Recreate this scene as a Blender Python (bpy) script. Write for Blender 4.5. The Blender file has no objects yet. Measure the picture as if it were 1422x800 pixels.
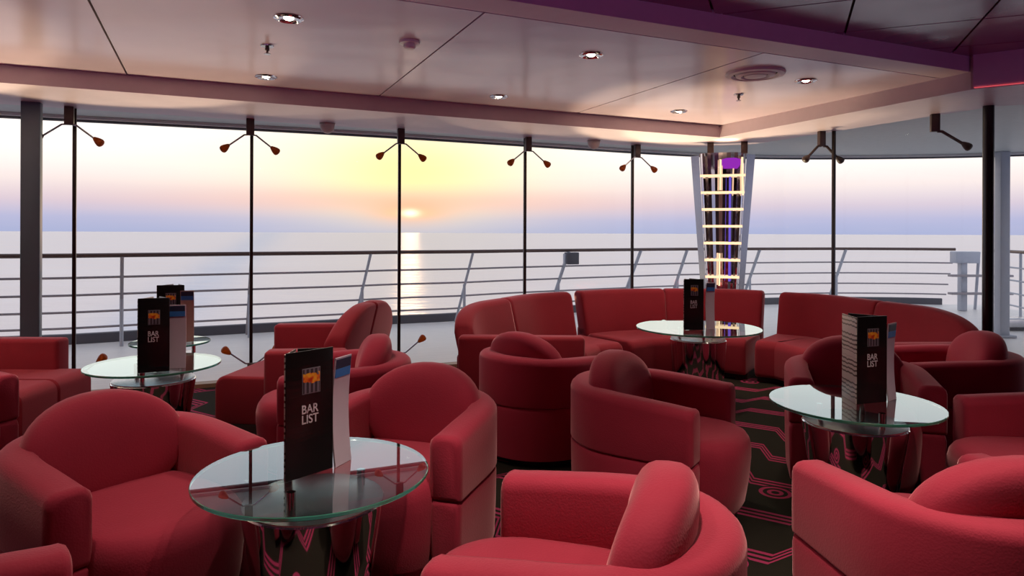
import bpy, bmesh, math, random
from mathutils import Vector, Matrix
random.seed(4)
R = math.radians
SC = bpy.context.scene
COL = SC.collection

# ------------------------------------------------------------------ camera
cam = bpy.data.cameras.new('camera')
cam.lens = 24.0
cam.sensor_width = 36.0
cam.shift_y = -0.0541
cam.clip_end = 60000
cam_o = bpy.data.objects.new('camera', cam)
COL.objects.link(cam_o)
cam_o.matrix_world = Matrix.Translation((0, 0, 1.38)) @ Matrix.Rotation(R(90), 4, 'X') @ Matrix.Rotation(R(0.22), 4, 'Z')
SC.camera = cam_o

# ------------------------------------------------------------------ exposure
SC.view_settings.view_transform = 'Standard'
SC.view_settings.look = 'None'
SC.view_settings.gamma = 1.0
SC.view_settings.use_curve_mapping = False
SC.view_settings.exposure = 0.12
SC.cycles.max_bounces = 10
SC.cycles.transparent_max_bounces = 16
SC.cycles.sample_clamp_indirect = 6.0
SC.cycles.caustics_reflective = False
SC.cycles.caustics_refractive = False

SUN_DIR = Vector((-0.1475, 0.989, 0.0276)).normalized()


# ------------------------------------------------------------------ node helper
class NT:
    def __init__(s, tree):
        s.t = tree

    def n(s, typ, **kw):
        nd = s.t.nodes.new(typ)
        for k, v in kw.items():
            setattr(nd, k, v)
        return nd

    def link(s, a, b):
        s.t.links.new(a, b)

    def put(s, sock, v):
        if isinstance(v, bpy.types.NodeSocket):
            s.link(v, sock)
        else:
            sock.default_value = v

    def math(s, op, a, b=0.0, c=0.0, clamp=False):
        nd = s.n('ShaderNodeMath', operation=op, use_clamp=clamp)
        s.put(nd.inputs[0], a); s.put(nd.inputs[1], b); s.put(nd.inputs[2], c)
        return nd.outputs[0]

    def vmath(s, op, a, b=(0, 0, 0)):
        nd = s.n('ShaderNodeVectorMath', operation=op)
        s.put(nd.inputs[0], a); s.put(nd.inputs[1], b)
        return nd.outputs['Value'] if op in ('DOT_PRODUCT', 'LENGTH') else nd.outputs['Vector']

    def mix(s, f, a, b, mode='MIX'):
        nd = s.n('ShaderNodeMix', data_type='RGBA', blend_type=mode)
        s.put(nd.inputs[0], f)
        s.put(nd.inputs[6], a if isinstance(a, bpy.types.NodeSocket) else (*a, 1)[:4])
        s.put(nd.inputs[7], b if isinstance(b, bpy.types.NodeSocket) else (*b, 1)[:4])
        return nd.outputs[2]

    def ramp(s, f, stops, interp='LINEAR'):
        nd = s.n('ShaderNodeValToRGB')
        cr = nd.color_ramp
        cr.interpolation = interp
        while len(cr.elements) < len(stops):
            cr.elements.new(0.5)
        for e, (p, c) in zip(cr.elements, stops):
            e.position = p
            e.color = (*c, 1)[:4]
        s.put(nd.inputs[0], f)
        return nd.outputs[0]

    def noise(s, vec, scale, detail=2.0, rough=0.5):
        nd = s.n('ShaderNodeTexNoise')
        if vec is not None:
            s.link(vec, nd.inputs['Vector'])
        nd.inputs['Scale'].default_value = scale
        nd.inputs['Detail'].default_value = detail
        nd.inputs['Roughness'].default_value = rough
        return nd.outputs[0]

    def bump(s, h, strength, dist):
        nd = s.n('ShaderNodeBump')
        nd.inputs['Strength'].default_value = strength
        nd.inputs['Distance'].default_value = dist
        s.link(h, nd.inputs['Height'])
        return nd.outputs[0]

    def mapping(s, vec, scale=(1, 1, 1), rot=(0, 0, 0), loc=(0, 0, 0)):
        nd = s.n('ShaderNodeMapping')
        s.link(vec, nd.inputs[0])
        nd.inputs['Location'].default_value = loc
        nd.inputs['Rotation'].default_value = rot
        nd.inputs['Scale'].default_value = scale
        return nd.outputs[0]


# ------------------------------------------------------------------ sky
W = bpy.data.worlds.new('dusk_sky')
SC.world = W
W.use_nodes = True
W.node_tree.nodes.clear()
t = NT(W.node_tree)
dirv = t.vmath('NORMALIZE', t.n('ShaderNodeTexCoord').outputs['Generated'])
sx = t.n('ShaderNodeSeparateXYZ'); t.link(dirv, sx.inputs[0])
el = sx.outputs[2]
# broad, smooth evening gradient all around the horizon
base = t.ramp(t.math('MULTIPLY', el, 2.5, clamp=True), [
    (0.000, (0.400, 0.440, 0.660)), (0.045, (0.470, 0.480, 0.690)), (0.095, (0.680, 0.590, 0.690)),
    (0.160, (0.930, 0.810, 0.790)), (0.250, (1.12, 1.02, 0.96)), (0.390, (1.24, 1.19, 1.13)),
    (0.620, (0.86, 0.86, 0.92)), (1.0, (0.52, 0.56, 0.68))])
# angular offsets from the sun (vertical distances weigh more than horizontal ones)
d = t.vmath('SUBTRACT', dirv, tuple(SUN_DIR))
sd = t.n('ShaderNodeSeparateXYZ'); t.link(d, sd.inputs[0])
hx = t.math('MULTIPLY', sd.outputs[0], sd.outputs[0])
hz = t.math('MULTIPLY', sd.outputs[2], sd.outputs[2])
front = t.math('GREATER_THAN', sx.outputs[1], 0.0)


def glow(wx, wz, dz=0.0):
    z = t.math('SUBTRACT', sd.outputs[2], dz)
    q = t.math('ADD', t.math('MULTIPLY', hx, 1.0 / wx ** 2), t.math('MULTIPLY', t.math('MULTIPLY', z, z), 1.0 / wz ** 2))
    return t.math('MULTIPLY', t.math('EXPONENT', t.math('MULTIPLY', q, -1.0)), front)


c = t.mix(t.math('MULTIPLY', glow(0.24, 0.085, 0.070), 0.70), base, (1.16, 0.96, 0.58))
c = t.mix(t.math('MULTIPLY', glow(0.120, 0.055, 0.060), 0.80), c, (1.16, 1.02, 0.40))
c = t.mix(t.math('MULTIPLY', glow(0.32, 0.018, 0.018), 0.55), c, (1.02, 0.50, 0.40))
c = t.mix(t.math('MULTIPLY', glow(0.055, 0.018, 0.004), 0.75), c, (1.10, 0.52, 0.30))
# thin haze bars drifting over the glow
hn = t.noise(t.mapping(dirv, scale=(2.2, 2.2, 26)), 3.0, 3.0)
c = t.mix(t.math('MULTIPLY', t.math('SUBTRACT', hn, 0.5), 0.30), c, (0.86, 0.66, 0.66))
c = t.mix(glow(0.034, 0.0075), c, (1.12, 0.66, 0.36))
c = t.mix(glow(0.0115, 0.0052), c, (1.6, 1.4, 1.0))
bg = t.n('ShaderNodeBackground')
t.link(c, bg.inputs[0])
bg.inputs[1].default_value = 1.0
t.link(bg.outputs[0], t.n('ShaderNodeOutputWorld').inputs[0])

# low evening sun
sun = bpy.data.lights.new('sun', 'SUN')
sun.energy = 0.06
sun.color = (1.0, 0.62, 0.34)
sun.angle = R(1.5)
sun_o = bpy.data.objects.new('sun', sun)
COL.objects.link(sun_o)
sun_o.rotation_euler = SUN_DIR.to_track_quat('Z', 'Y').to_euler()
sun_o.location = SUN_DIR * 40


# ------------------------------------------------------------------ materials
def mat(name):
    m = bpy.data.materials.new(name)
    m.use_nodes = True
    m.node_tree.nodes.clear()
    return m, NT(m.node_tree)


def out(t, sh):
    t.link(sh, t.n('ShaderNodeOutputMaterial').inputs[0])


def pbsdf(t, color, rough=0.5, metal=0.0, spec=0.5, **kw):
    p = t.n('ShaderNodeBsdfPrincipled')
    t.put(p.inputs['Base Color'], color if isinstance(color, bpy.types.NodeSocket) else (*color, 1)[:4])
    t.put(p.inputs['Roughness'], rough)
    p.inputs['Metallic'].default_value = metal
    p.inputs['Specular IOR Level'].default_value = spec
    for k, v in kw.items():
        t.put(p.inputs[k.replace('_', ' ')], v)
    return p


def simple(name, color, rough=0.5, metal=0.0, spec=0.5, var=0.06, **kw):
    m, t = mat(name)
    tc = t.n('ShaderNodeTexCoord').outputs['Object']
    n = t.noise(tc, 14.0, 3.0)
    dark = tuple(x * (1 - var) for x in color)
    lite = tuple(min(1, x * (1 + var)) for x in color)
    p = pbsdf(t, t.mix(n, dark, lite), rough, metal, spec, **kw)
    out(t, p.outputs[0])
    return m


def glow_mat(name, color, strength):
    m, t = mat(name)
    e = t.n('ShaderNodeEmission')
    e.inputs[0].default_value = (*color, 1)
    e.inputs[1].default_value = strength
    out(t, e.outputs[0])
    return m


def fabric(name, color, sheen=0.35):
    m, t = mat(name)
    tc = t.n('ShaderNodeTexCoord').outputs['Object']
    n = t.noise(tc, 5.0, 4.0, 0.6)
    col = t.mix(n, tuple(x * 0.88 for x in color), tuple(x * 1.12 for x in color))
    v = t.n('ShaderNodeTexVoronoi')
    v.inputs['Scale'].default_value = 150
    t.link(tc, v.inputs['Vector'])
    h = t.math('ADD', v.outputs['Distance'], t.math('MULTIPLY', t.noise(tc, 260, 2), 0.4))
    p = pbsdf(t, col, 0.75, 0, 0.15)
    p.inputs['Sheen Weight'].default_value = sheen
    p.inputs['Sheen Roughness'].default_value = 0.4
    p.inputs['Sheen Tint'].default_value = (1.0, 0.55, 0.6, 1)
    t.link(t.bump(h, 0.17, 0.003), p.inputs['Normal'])
    out(t, p.outputs[0])
    return m


M = {}
M['fabric'] = fabric('red_upholstery', (0.36, 0.027, 0.060), 0.55)
M['sofa'] = fabric('deep_red_upholstery', (0.28, 0.020, 0.036), 0.5)
M['plinth'] = simple('dark_plinth', (0.03, 0.018, 0.016), 0.6)
M['chrome'] = simple('polished_chrome', (0.74, 0.70, 0.71), 0.05, 1.0, var=0.02)
M['steel'] = simple('brushed_steel', (0.50, 0.50, 0.53), 0.25, 1.0, var=0.05)
M['rail'] = simple('painted_rail', (0.33, 0.30, 0.32), 0.45)
M['rail_top'] = simple('varnished_handrail', (0.10, 0.055, 0.045), 0.4)
M['rail_white'] = simple('white_rail_paint', (0.44, 0.47, 0.54), 0.45)
M['mullion'] = simple('bronze_mullion', (0.030, 0.020, 0.018), 0.35, 0.3)
M['pillar'] = simple('grey_pillar_paint', (0.10, 0.145, 0.20), 0.4)
M['black'] = simple('black_lacquer', (0.012, 0.010, 0.012), 0.25)
M['bracket'] = simple('brown_bracket', (0.075, 0.045, 0.040), 0.4)
M['sill'] = simple('tan_sill', (0.30, 0.20, 0.13), 0.5)
M['white'] = simple('white_paint', (0.72, 0.71, 0.72), 0.5)
M['grey_dark'] = simple('dark_grey_paint', (0.10, 0.10, 0.12), 0.5)
M['overhang'] = simple('overhang_paint', (0.47, 0.51, 0.51), 0.5, var=0.10)
M['wallmat'] = simple('rose_wall', (0.50, 0.33, 0.33), 0.5)
M['beam'] = simple('beam_paint', (0.58, 0.455, 0.505), 0.42, spec=0.35)
M['cove_lit'] = simple('cove_light_tint', (0.56, 0.37, 0.58), 0.45)  # violet LED light on the coffer face, put into its colour
M['joint'] = simple('dark_joint', (0.05, 0.03, 0.03), 0.8)
M['led_red'] = glow_mat('red_led', (1.0, 0.12, 0.16), 0.55)
M['glow_warm'] = glow_mat('warm_glow', (1.0, 0.66, 0.40), 1.35)
M['glow_violet'] = glow_mat('violet_glow', (0.34, 0.03, 0.52), 0.8)
M['led_blue'] = glow_mat('blue_led', (0.16, 0.10, 0.62), 0.9)
M['bulb'] = glow_mat('halogen_bulb', (1.0, 0.90, 0.72), 14.0)
M['paper'] = simple('lilac_paper', (0.66, 0.56, 0.70), 0.6, var=0.04)
M['paper_tan'] = simple('tan_paper', (0.52, 0.36, 0.33), 0.6, var=0.05)
M['blue'] = simple('blue_print', (0.05, 0.25, 0.75), 0.5)
M['navy'] = simple('navy_print', (0.03, 0.035, 0.09), 0.5)
M['letters'] = simple('silver_print', (0.72, 0.66, 0.76), 0.5)
M['photo_edge'] = simple('grey_print', (0.22, 0.20, 0.25), 0.5)
m, t = mat('opal_dome')
p = pbsdf(t, t.mix(t.noise(t.n('ShaderNodeTexCoord').outputs['Object'], 8), (0.76, 0.68, 0.66), (0.80, 0.72, 0.70)), 0.35)
tl = t.n('ShaderNodeBsdfTranslucent'); tl.inputs[0].default_value = (0.85, 0.76, 0.72, 1)
mx = t.n('ShaderNodeMixShader'); mx.inputs[0].default_value = 0.5
t.link(p.outputs[0], mx.inputs[1]); t.link(tl.outputs[0], mx.inputs[2])
out(t, mx.outputs[0])
M['dome'] = m

# lacquered ceiling panels: gently uneven gloss that mirrors the evening sky
m, t = mat('gloss_ceiling')
tc = t.n('ShaderNodeNewGeometry').outputs['Position']
wav = t.noise(t.mapping(tc, rot=(0, 0, R(-24)), scale=(0.55, 1.0, 1)), 1.15, 2.0, 0.45)
n2 = t.noise(tc, 2.5, 3)
col = t.mix(n2, (0.54, 0.41, 0.49), (0.60, 0.47, 0.54))
p = pbsdf(t, col, 0.20, 0, 0.5)
t.link(t.bump(wav, 0.22, 0.10), p.inputs['Normal'])
out(t, p.outputs[0])
M['ceiling'] = m

m, t = mat('plum_gloss_panel')
tc = t.n('ShaderNodeNewGeometry').outputs['Position']
wav = t.noise(tc, 1.3, 2.0, 0.45)
p = pbsdf(t, (0.20, 0.06, 0.13), 0.22, 0, 1.0)
t.link(t.bump(wav, 0.4, 0.06), p.inputs['Normal'])
out(t, p.outputs[0])
M['plum'] = m

# lamp heads: translucent amber-red shades
m, t = mat('amber_shade')
p = pbsdf(t, (0.22, 0.055, 0.02), 0.35, 0, 0.5)
tl = t.n('ShaderNodeBsdfTranslucent'); tl.inputs[0].default_value = (0.85, 0.33, 0.08, 1)
mx = t.n('ShaderNodeMixShader'); mx.inputs[0].default_value = 0.6
t.link(p.outputs[0], mx.inputs[1]); t.link(tl.outputs[0], mx.inputs[2])
out(t, mx.outputs[0])
M['amber'] = m


def thin_glass(name, tint, r0, front_only=False):
    """clear sheet: Schlick reflection on its face, the rest passes straight through"""
    m, t = mat(name)
    g = t.n('ShaderNodeNewGeometry')
    cs = t.math('ABSOLUTE', t.vmath('DOT_PRODUCT', g.outputs['Normal'], g.outputs['Incoming']))
    f5 = t.math('POWER', t.math('SUBTRACT', 1.0, cs), 5.0)
    fr = t.math('ADD', r0, t.math('MULTIPLY', f5, 1.0 - r0))
    if front_only:
        fr = t.math('MULTIPLY', fr, t.math('SUBTRACT', 1.0, g.outputs['Backfacing']))
    tr = t.n('ShaderNodeBsdfTransparent'); tr.inputs[0].default_value = (*tint, 1)
    gl = t.n('ShaderNodeBsdfGlossy'); gl.inputs['Roughness'].default_value = 0.0
    gl.inputs[0].default_value = (0.86, 0.98, 0.96, 1)
    mx = t.n('ShaderNodeMixShader')
    t.link(fr, mx.inputs[0]); t.link(tr.outputs[0], mx.inputs[1]); t.link(gl.outputs[0], mx.inputs[2])
    out(t, mx.outputs[0])
    return m


M['pane'] = thin_glass('window_glass', (0.985, 0.985, 0.985), 0.015)
M['table_glass'] = thin_glass('table_glass', (0.86, 0.95, 0.93), 0.36, True)
m, t = mat('green_glass_edge')
p = pbsdf(t, (0.06, 0.34, 0.25), 0.08, 0, 0.8)
p.inputs['Transmission Weight'].default_value = 0.45
out(t, p.outputs[0])
M['glass_edge'] = m

# carpet: near-black ground with rose meanders of three lines and small rings
m, t = mat('patterned_carpet')
tc = t.n('ShaderNodeNewGeometry').outputs['Position']
q = t.mapping(tc, rot=(0, 0, R(33)), scale=(1, 1, 1))
s3 = t.n('ShaderNodeSeparateXYZ'); t.link(q, s3.inputs[0])
u, v = s3.outputs[0], s3.outputs[1]
tri = t.math('ABSOLUTE', t.math('SUBTRACT', t.math('FRACT', t.math('MULTIPLY', u, 1.25)), 0.5))
stp = t.math('MULTIPLY', t.math('SUBTRACT', tri, 0.19), 8.0, clamp=True)
dd = t.math('ADD', v, t.math('MULTIPLY', stp, 0.21))
f = t.math('MULTIPLY', t.math('FRACT', t.math('MULTIPLY', dd, 2.2)), 0.4545)
inb = t.math('LESS_THAN', f, 0.126)
ln = t.math('LESS_THAN', t.math('FRACT', t.math('MULTIPLY', f, 1 / 0.042)), 0.52)
lines = t.math('MULTIPLY', inb, ln)
cu = t.math('SUBTRACT', t.math('FRACT', t.math('ADD', t.math('MULTIPLY', u, 1.25), 0.5)), 0.5)
cv = t.math('SUBTRACT', t.math('FRACT', t.math('ADD', t.math('MULTIPLY', v, 1.1), 0.3)), 0.5)
rr = t.math('SQRT', t.math('ADD', t.math('MULTIPLY', t.math('MULTIPLY', cu, cu), 0.64), t.math('MULTIPLY', t.math('MULTIPLY', cv, cv), 0.826)))
disc = t.math('LESS_THAN', rr, 0.098)
ring = t.math('MULTIPLY', disc, t.math('GREATER_THAN', t.math('FRACT', t.math('MULTIPLY', rr, 1 / 0.042)), 0.5))
pat = t.math('MAXIMUM', t.math('MULTIPLY', lines, t.math('SUBTRACT', 1.0, disc)), ring)
nz = t.noise(tc, 220, 2)
nl = t.noise(tc, 0.9, 2)
rose = t.mix(nl, (0.40, 0.03, 0.16), (0.50, 0.06, 0.12))
ground = t.mix(nl, (0.018, 0.010, 0.014), (0.022, 0.026, 0.012))
col = t.mix(pat, ground, rose)
col = t.mix(t.math('MULTIPLY', nz, 0.5), col, (0.01, 0.008, 0.008))
p = pbsdf(t, col, 0.95, 0, 0.1)
t.link(t.bump(nz, 0.6, 0.003), p.inputs['Normal'])
out(t, p.outputs[0])
M['carpet'] = m

# weather deck: pale planking lines are caulk print at this distance
m, t = mat('pale_deck')
tc = t.n('ShaderNodeNewGeometry').outputs['Position']
q = t.mapping(tc, rot=(0, 0, R(-24)))
n1 = t.noise(t.mapping(q, scale=(0.6, 6, 1)), 3.0, 3)
col = t.mix(n1, (0.70, 0.67, 0.64), (0.86, 0.83, 0.79))
p = pbsdf(t, col, 0.42, 0, 0.4)
out(t, p.outputs[0])
M['deck'] = m

# sea
m, t = mat('evening_sea')
tc = t.n('ShaderNodeNewGeometry').outputs['Position']
w1 = t.noise(t.mapping(tc, scale=(0.05, 0.09, 1)), 1.0, 5.0, 0.6)
w2 = t.noise(t.mapping(tc, scale=(0.006, 0.02, 1), rot=(0, 0, R(30))), 1.0, 3.0, 0.5)
sp_ = t.n('ShaderNodeSeparateXYZ'); t.link(tc, sp_.inputs[0])
# the ship's own wake trailing off: a bluish smoother lane on the water
lane = t.math('ADD', t.math('MULTIPLY', t.math('ADD', sp_.outputs[0], 90.0), 0.9426), t.math('MULTIPLY', t.math('SUBTRACT', sp_.outputs[1], 161.0), 0.334))
lane = t.math('DIVIDE', lane, t.math('ADD', 9.0, t.math('MULTIPLY', sp_.outputs[1], 0.025)))
wake = t.math('MULTIPLY', t.math('EXPONENT', t.math('MULTIPLY', t.math('MULTIPLY', lane, lane), -1.0)), t.math('ADD', 0.35, t.math('MULTIPLY', w1, 0.6)))
seac = t.mix(wake, t.mix(w2, (0.72, 0.64, 0.66), (0.92, 0.76, 0.67)), (0.40, 0.50, 0.68))
p = pbsdf(t, seac, t.math('ADD', t.math('MULTIPLY', w2, 0.16), 0.24), 0, 1.0)
p.inputs['IOR'].default_value = 1.6
t.link(t.bump(w1, 0.45, 2.5), p.inputs['Normal'])
out(t, p.outputs[0])
M['sea'] = m

# flame photograph on the menu
m, t = mat('flame_print')
tc = t.n('ShaderNodeTexCoord').outputs['Object']
s3 = t.n('ShaderNodeSeparateXYZ'); t.link(tc, s3.inputs[0])
bars = t.math('GREATER_THAN', t.math('FRACT', t.math('MULTIPLY', s3.outputs[0], 62)), 0.55)
nn = t.noise(tc, 55, 3)
zc = t.math('ABSOLUTE', t.math('SUBTRACT', s3.outputs[2], 0.318))
xc = t.math('ABSOLUTE', s3.outputs[0])
mask = t.math('SUBTRACT', t.math('ADD', nn, 0.30), t.math('ADD', t.math('MULTIPLY', zc, 22), t.math('MULTIPLY', xc, 5)))
fl = t.ramp(t.math('MULTIPLY', nn, 1.0), [(0.35, (0.55, 0.03, 0.01)), (0.5, (0.9, 0.16, 0.02)), (0.62, (1.0, 0.5, 0.04))])
bgc = t.mix(bars, (0.04, 0.035, 0.05), (0.20, 0.18, 0.24))
col = t.mix(t.math('GREATER_THAN', mask, 0.42), bgc, fl)
p = pbsdf(t, col, 0.35, 0, 0.4)
out(t, p.outputs[0])
M['flame'] = m

m, t = mat('menu_card')
tc = t.n('ShaderNodeTexCoord').outputs['Object']
hw = t.noise(t.mapping(tc, scale=(3, 3, 22), rot=(0, R(12), 0)), 1.0, 3)
p = pbsdf(t, (0.010, 0.008, 0.009), 0.22, 0, 0.45)
t.link(t.bump(hw, 0.25, 0.01), p.inputs['Normal'])
out(t, p.outputs[0])
M['card'] = m

m, t = mat('menu_inner_page')
tc = t.n('ShaderNodeTexCoord').outputs['Object']
s3 = t.n('ShaderNodeSeparateXYZ'); t.link(tc, s3.inputs[0])
z = t.math('ADD', s3.outputs[2], t.math('MULTIPLY', t.noise(t.mapping(tc, scale=(30, 30, 9)), 1.0, 2), 0.02))
lnz = t.math('GREATER_THAN', t.math('FRACT', t.math('MULTIPLY', z, 48)), 0.62)
blk = t.math('GREATER_THAN', t.math('FRACT', t.math('MULTIPLY', z, 9)), 0.22)
col = t.mix(t.math('MULTIPLY', lnz, blk), (0.70, 0.62, 0.58), (0.10, 0.06, 0.05))
p = pbsdf(t, col, 0.4, 0, 0.4)
out(t, p.outputs[0])
M['page'] = m


# ------------------------------------------------------------------ mesh helpers
def link_mesh(name, bm, material, parent=None, smooth=True, angle=40):
    me = bpy.data.meshes.new(name)
    bmesh.ops.recalc_face_normals(bm, faces=bm.faces)
    bm.to_mesh(me)
    bm.free()
    mats = material if isinstance(material, (list, tuple)) else [material]
    for mm in mats:
        me.materials.append(mm)
    if smooth:
        me.polygons.foreach_set('use_smooth', [True] * len(me.polygons))
        try:
            me.set_sharp_from_angle(angle=R(angle))
        except Exception:
            pass
    o = bpy.data.objects.new(name, me)
    COL.objects.link(o)
    if parent:
        o.parent = parent
    return o


def empty(name, label, cat, loc=(0, 0, 0), rz=0.0, group=None):
    o = bpy.data.objects.new(name, None)
    o.empty_display_size = 0.1
    COL.objects.link(o)
    o.location = loc
    o.rotation_euler = (0, 0, rz)
    tag(o, label, cat, group)
    return o


def tag(o, label, cat, group=None):
    o['label'] = label
    o['category'] = cat
    if group:
        o['group'] = group
    return o


def struct(o, label=None):
    o['kind'] = 'structure'
    if label:
        o['label'] = label
    return o


def copy_tree(o, parent=None):
    c = o.copy()
    COL.objects.link(c)
    c.parent = parent
    for ch in list(o.children):
        copy_tree(ch, c)
    return c


def box(bm, x0, x1, y0, y1, z0, z1, bev=0.0, mtx=None):
    g = bmesh.ops.create_cube(bm, size=1.0)
    vs = g['verts']
    for v in vs:
        v.co = Vector(((x0 + x1) / 2 + v.co.x * (x1 - x0), (y0 + y1) / 2 + v.co.y * (y1 - y0), (z0 + z1) / 2 + v.co.z * (z1 - z0)))
    if bev > 0:
        es = list({e for v in vs for e in v.link_edges})
        r = bmesh.ops.bevel(bm, geom=es, offset=bev, segments=3, profile=0.5, affect='EDGES')
        vs = list({v for f in r['faces'] for v in f.verts} | {v for v in vs if v.is_valid})
    if mtx is not None:
        for v in vs:
            v.co = mtx @ v.co
    return vs


def prism(bm, pts, z0, z1):
    lo = [bm.verts.new((x, y, z0)) for x, y in pts]
    hi = [bm.verts.new((x, y, z1)) for x, y in pts]
    bm.faces.new(lo[::-1]); bm.faces.new(hi)
    n = len(pts)
    for i in range(n):
        bm.faces.new((lo[i], lo[(i + 1) % n], hi[(i + 1) % n], hi[i]))


def lathe(bm, prof, seg=40, cap=True):
    rings = []
    for r, z in prof:
        rings.append([bm.verts.new((r * math.cos(2 * math.pi * i / seg), r * math.sin(2 * math.pi * i / seg), z)) for i in range(seg)])
    for a, b in zip(rings, rings[1:]):
        for i in range(seg):
            bm.faces.new((a[i], a[(i + 1) % seg], b[(i + 1) % seg], b[i]))
    if cap:
        bm.faces.new(rings[0][::-1]); bm.faces.new(rings[-1])


def tube(bm, pts, rad, seg=8, cap=True):
    pts = [Vector(p) for p in pts]
    rads = rad if isinstance(rad, (list, tuple)) else [rad] * len(pts)
    rings = []
    for i, p in enumerate(pts):
        d = (pts[min(i + 1, len(pts) - 1)] - pts[max(i - 1, 0)]).normalized()
        ref = Vector((0, 0, 1)) if abs(d.z) < 0.9 else Vector((1, 0, 0))
        a = d.cross(ref).normalized(); b = d.cross(a)
        rings.append([bm.verts.new(p + (a * math.cos(2 * math.pi * k / seg) + b * math.sin(2 * math.pi * k / seg)) * rads[i]) for k in range(seg)])
    for a, b in zip(rings, rings[1:]):
        for k in range(seg):
            bm.faces.new((a[k], a[(k + 1) % seg], b[(k + 1) % seg], b[k]))
    if cap:
        bm.faces.new(rings[0][::-1]); bm.faces.new(rings[-1])


def smooth_path(pts, n):
    """Catmull-Rom through pts, n points evenly spaced along it."""
    P = [Vector((*p, 0)) for p in pts]
    P = [P[0] * 2 - P[1]] + P + [P[-1] * 2 - P[-2]]
    dense = []
    for i in range(1, len(P) - 2):
        for k in range(24):
            u = k / 24
            a, b, c, d = P[i - 1], P[i], P[i + 1], P[i + 2]
            dense.append(0.5 * ((2 * b) + (c - a) * u + (2 * a - 5 * b + 4 * c - d) * u * u + (3 * b - a - 3 * c + d) * u ** 3))
    dense.append(P[-2])
    L = [0]
    for a, b in zip(dense, dense[1:]):
        L.append(L[-1] + (b - a).length)
    outp, j = [], 0
    for i in range(n):
        s = L[-1] * i / (n - 1)
        while j < len(L) - 2 and L[j + 1] < s:
            j += 1
        k = (s - L[j]) / max(1e-9, L[j + 1] - L[j])
        p = dense[j].lerp(dense[j + 1], min(1, max(0, k)))
        outp.append((p.x, p.y))
    return outp


def sweep(bm, path, prof_fn, round_ends=0.02, left=True):
    """sweep closed profile [(offset to the left of travel, z)] along an open plan path"""
    n = len(path)
    P = [Vector((*p, 0)) for p in path]
    L = [0]
    for a, b in zip(P, P[1:]):
        L.append(L[-1] + (b - a).length)
    stations = []
    for i in range(n):
        d = (P[min(i + 1, n - 1)] - P[max(i - 1, 0)]).normalized()
        stations.append((P[i], d, L[i], 1.0))
    if round_ends > 0:
        r = round_ends
        p, d, s, _ = stations[0]
        a = [(p - d * 0, d, 0, r * 0)]
        stations = [(p, d, 0, ('in', r)), (p + d * r * 0.3, d, 0, ('in', r * 0.35)), (p + d * r, d, 0, ('in', 0))] + stations[1:-1]
        p, d, s = P[-1], (P[-1] - P[-2]).normalized(), L[-1]
        stations += [(p - d * r, d, s, ('in', 0)), (p - d * r * 0.3, d, s, ('in', r * 0.35)), (p, d, s, ('in', r))]
    rings = []
    for p, d, s, k in stations:
        nrm = Vector((-d.y, d.x, 0))
        pr = prof_fn(s, L[-1])
        if isinstance(k, tuple) and k[1] > 0:
            co = sum(o for o, z in pr) / len(pr); cz = sum(z for o, z in pr) / len(pr)
            ho = max(abs(o - co) for o, z in pr); hz = max(abs(z - cz) for o, z in pr)
            fo, fz = 1 - k[1] / ho, 1 - k[1] / hz
            pr = [(co + (o - co) * fo, cz + (z - cz) * fz) for o, z in pr]
        rings.append([bm.verts.new((p.x + nrm.x * o, p.y + nrm.y * o, z)) for o, z in pr])
    m_ = len(rings[0])
    for a, b in zip(rings, rings[1:]):
        for i in range(m_):
            bm.faces.new((a[i], a[(i + 1) % m_], b[(i + 1) % m_], b[i]))
    bm.faces.new(rings[0][::-1]); bm.faces.new(rings[-1])


def rrect(o0, o1, z0, z1, r, seg=4, r_top=None):
    """rounded rectangle outline in (offset, z)"""
    rt = r_top if r_top is not None else r
    pts = []
    for (cx, cz, a0, rr) in ((o1 - r, z0 + r, -90, r), (o1 - rt, z1 - rt, 0, rt), (o0 + rt, z1 - rt, 90, rt), (o0 + r, z0 + r, 180, r)):
        for k in range(seg + 1):
            a = R(a0 + 90 * k / seg)
            pts.append((cx + rr * math.cos(a), cz + rr * math.sin(a)))
    return pts


def WP(a, D):
    """room axes: a runs along the window wall, D is the distance towards it"""
    return (0.9135 * a - 0.4067 * D, 0.4067 * a + 0.9135 * D)


EA = R(24.0)

# ================================================================== STRUCTURE
room = [(-6, 6.69), (5.1, 6.69), (5.67, 6.05), (5.71, 3.42), (7.6, 1.4), (7.6, -6), (-6, -6)]
bm = bmesh.new()
prism(bm, [WP(*p) for p in room], -0.10, 0.0)
struct(link_mesh('floor', bm, M['carpet'], smooth=False), 'dark carpet with rose triple line meanders and small rings')

# weather deck around the stern
edge = [(-9.6, 6.9), (-6.2, 8.1), (-4.0, 9.15), (-2.1, 10.2), (0.2, 11.4), (2.2, 12.4), (4.4, 13.2), (6.8, 13.7), (9.2, 13.4), (9.3, 11.6), (9.2, 9.6), (9.8, 3.5)]
bm = bmesh.new()
prism(bm, edge + [(9.8, -6), (-9.6, -6)], -0.30, -0.105)
struct(link_mesh('trim_9', bm, M['grey_dark'], smooth=False))
bm = bmesh.new()
deck_inner = [WP(*p) for p in [(7.6, 1.39), (5.72, 3.42), (5.68, 6.05), (5.1, 6.70), (-6, 6.70)]]
prism(bm, edge + [(9.8, 1.2), (7.6, 2.0)] + deck_inner + [(-9.6, 3.0)], -0.10, -0.005)
struct(link_mesh('floor_deck', bm, M['deck'], smooth=False), 'pale weather deck outside the windows')

# sea far below the deck
bm = bmesh.new()
S = 30000
vs = [bm.verts.new(p) for p in ((-S, 20, -24), (S, 20, -24), (S, S, -24), (-S, S, -24))]
bm.faces.new(vs)
o = link_mesh('sea', bm, M['sea'], smooth=False)
struct(o, 'calm pale evening sea reaching to the horizon')

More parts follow.
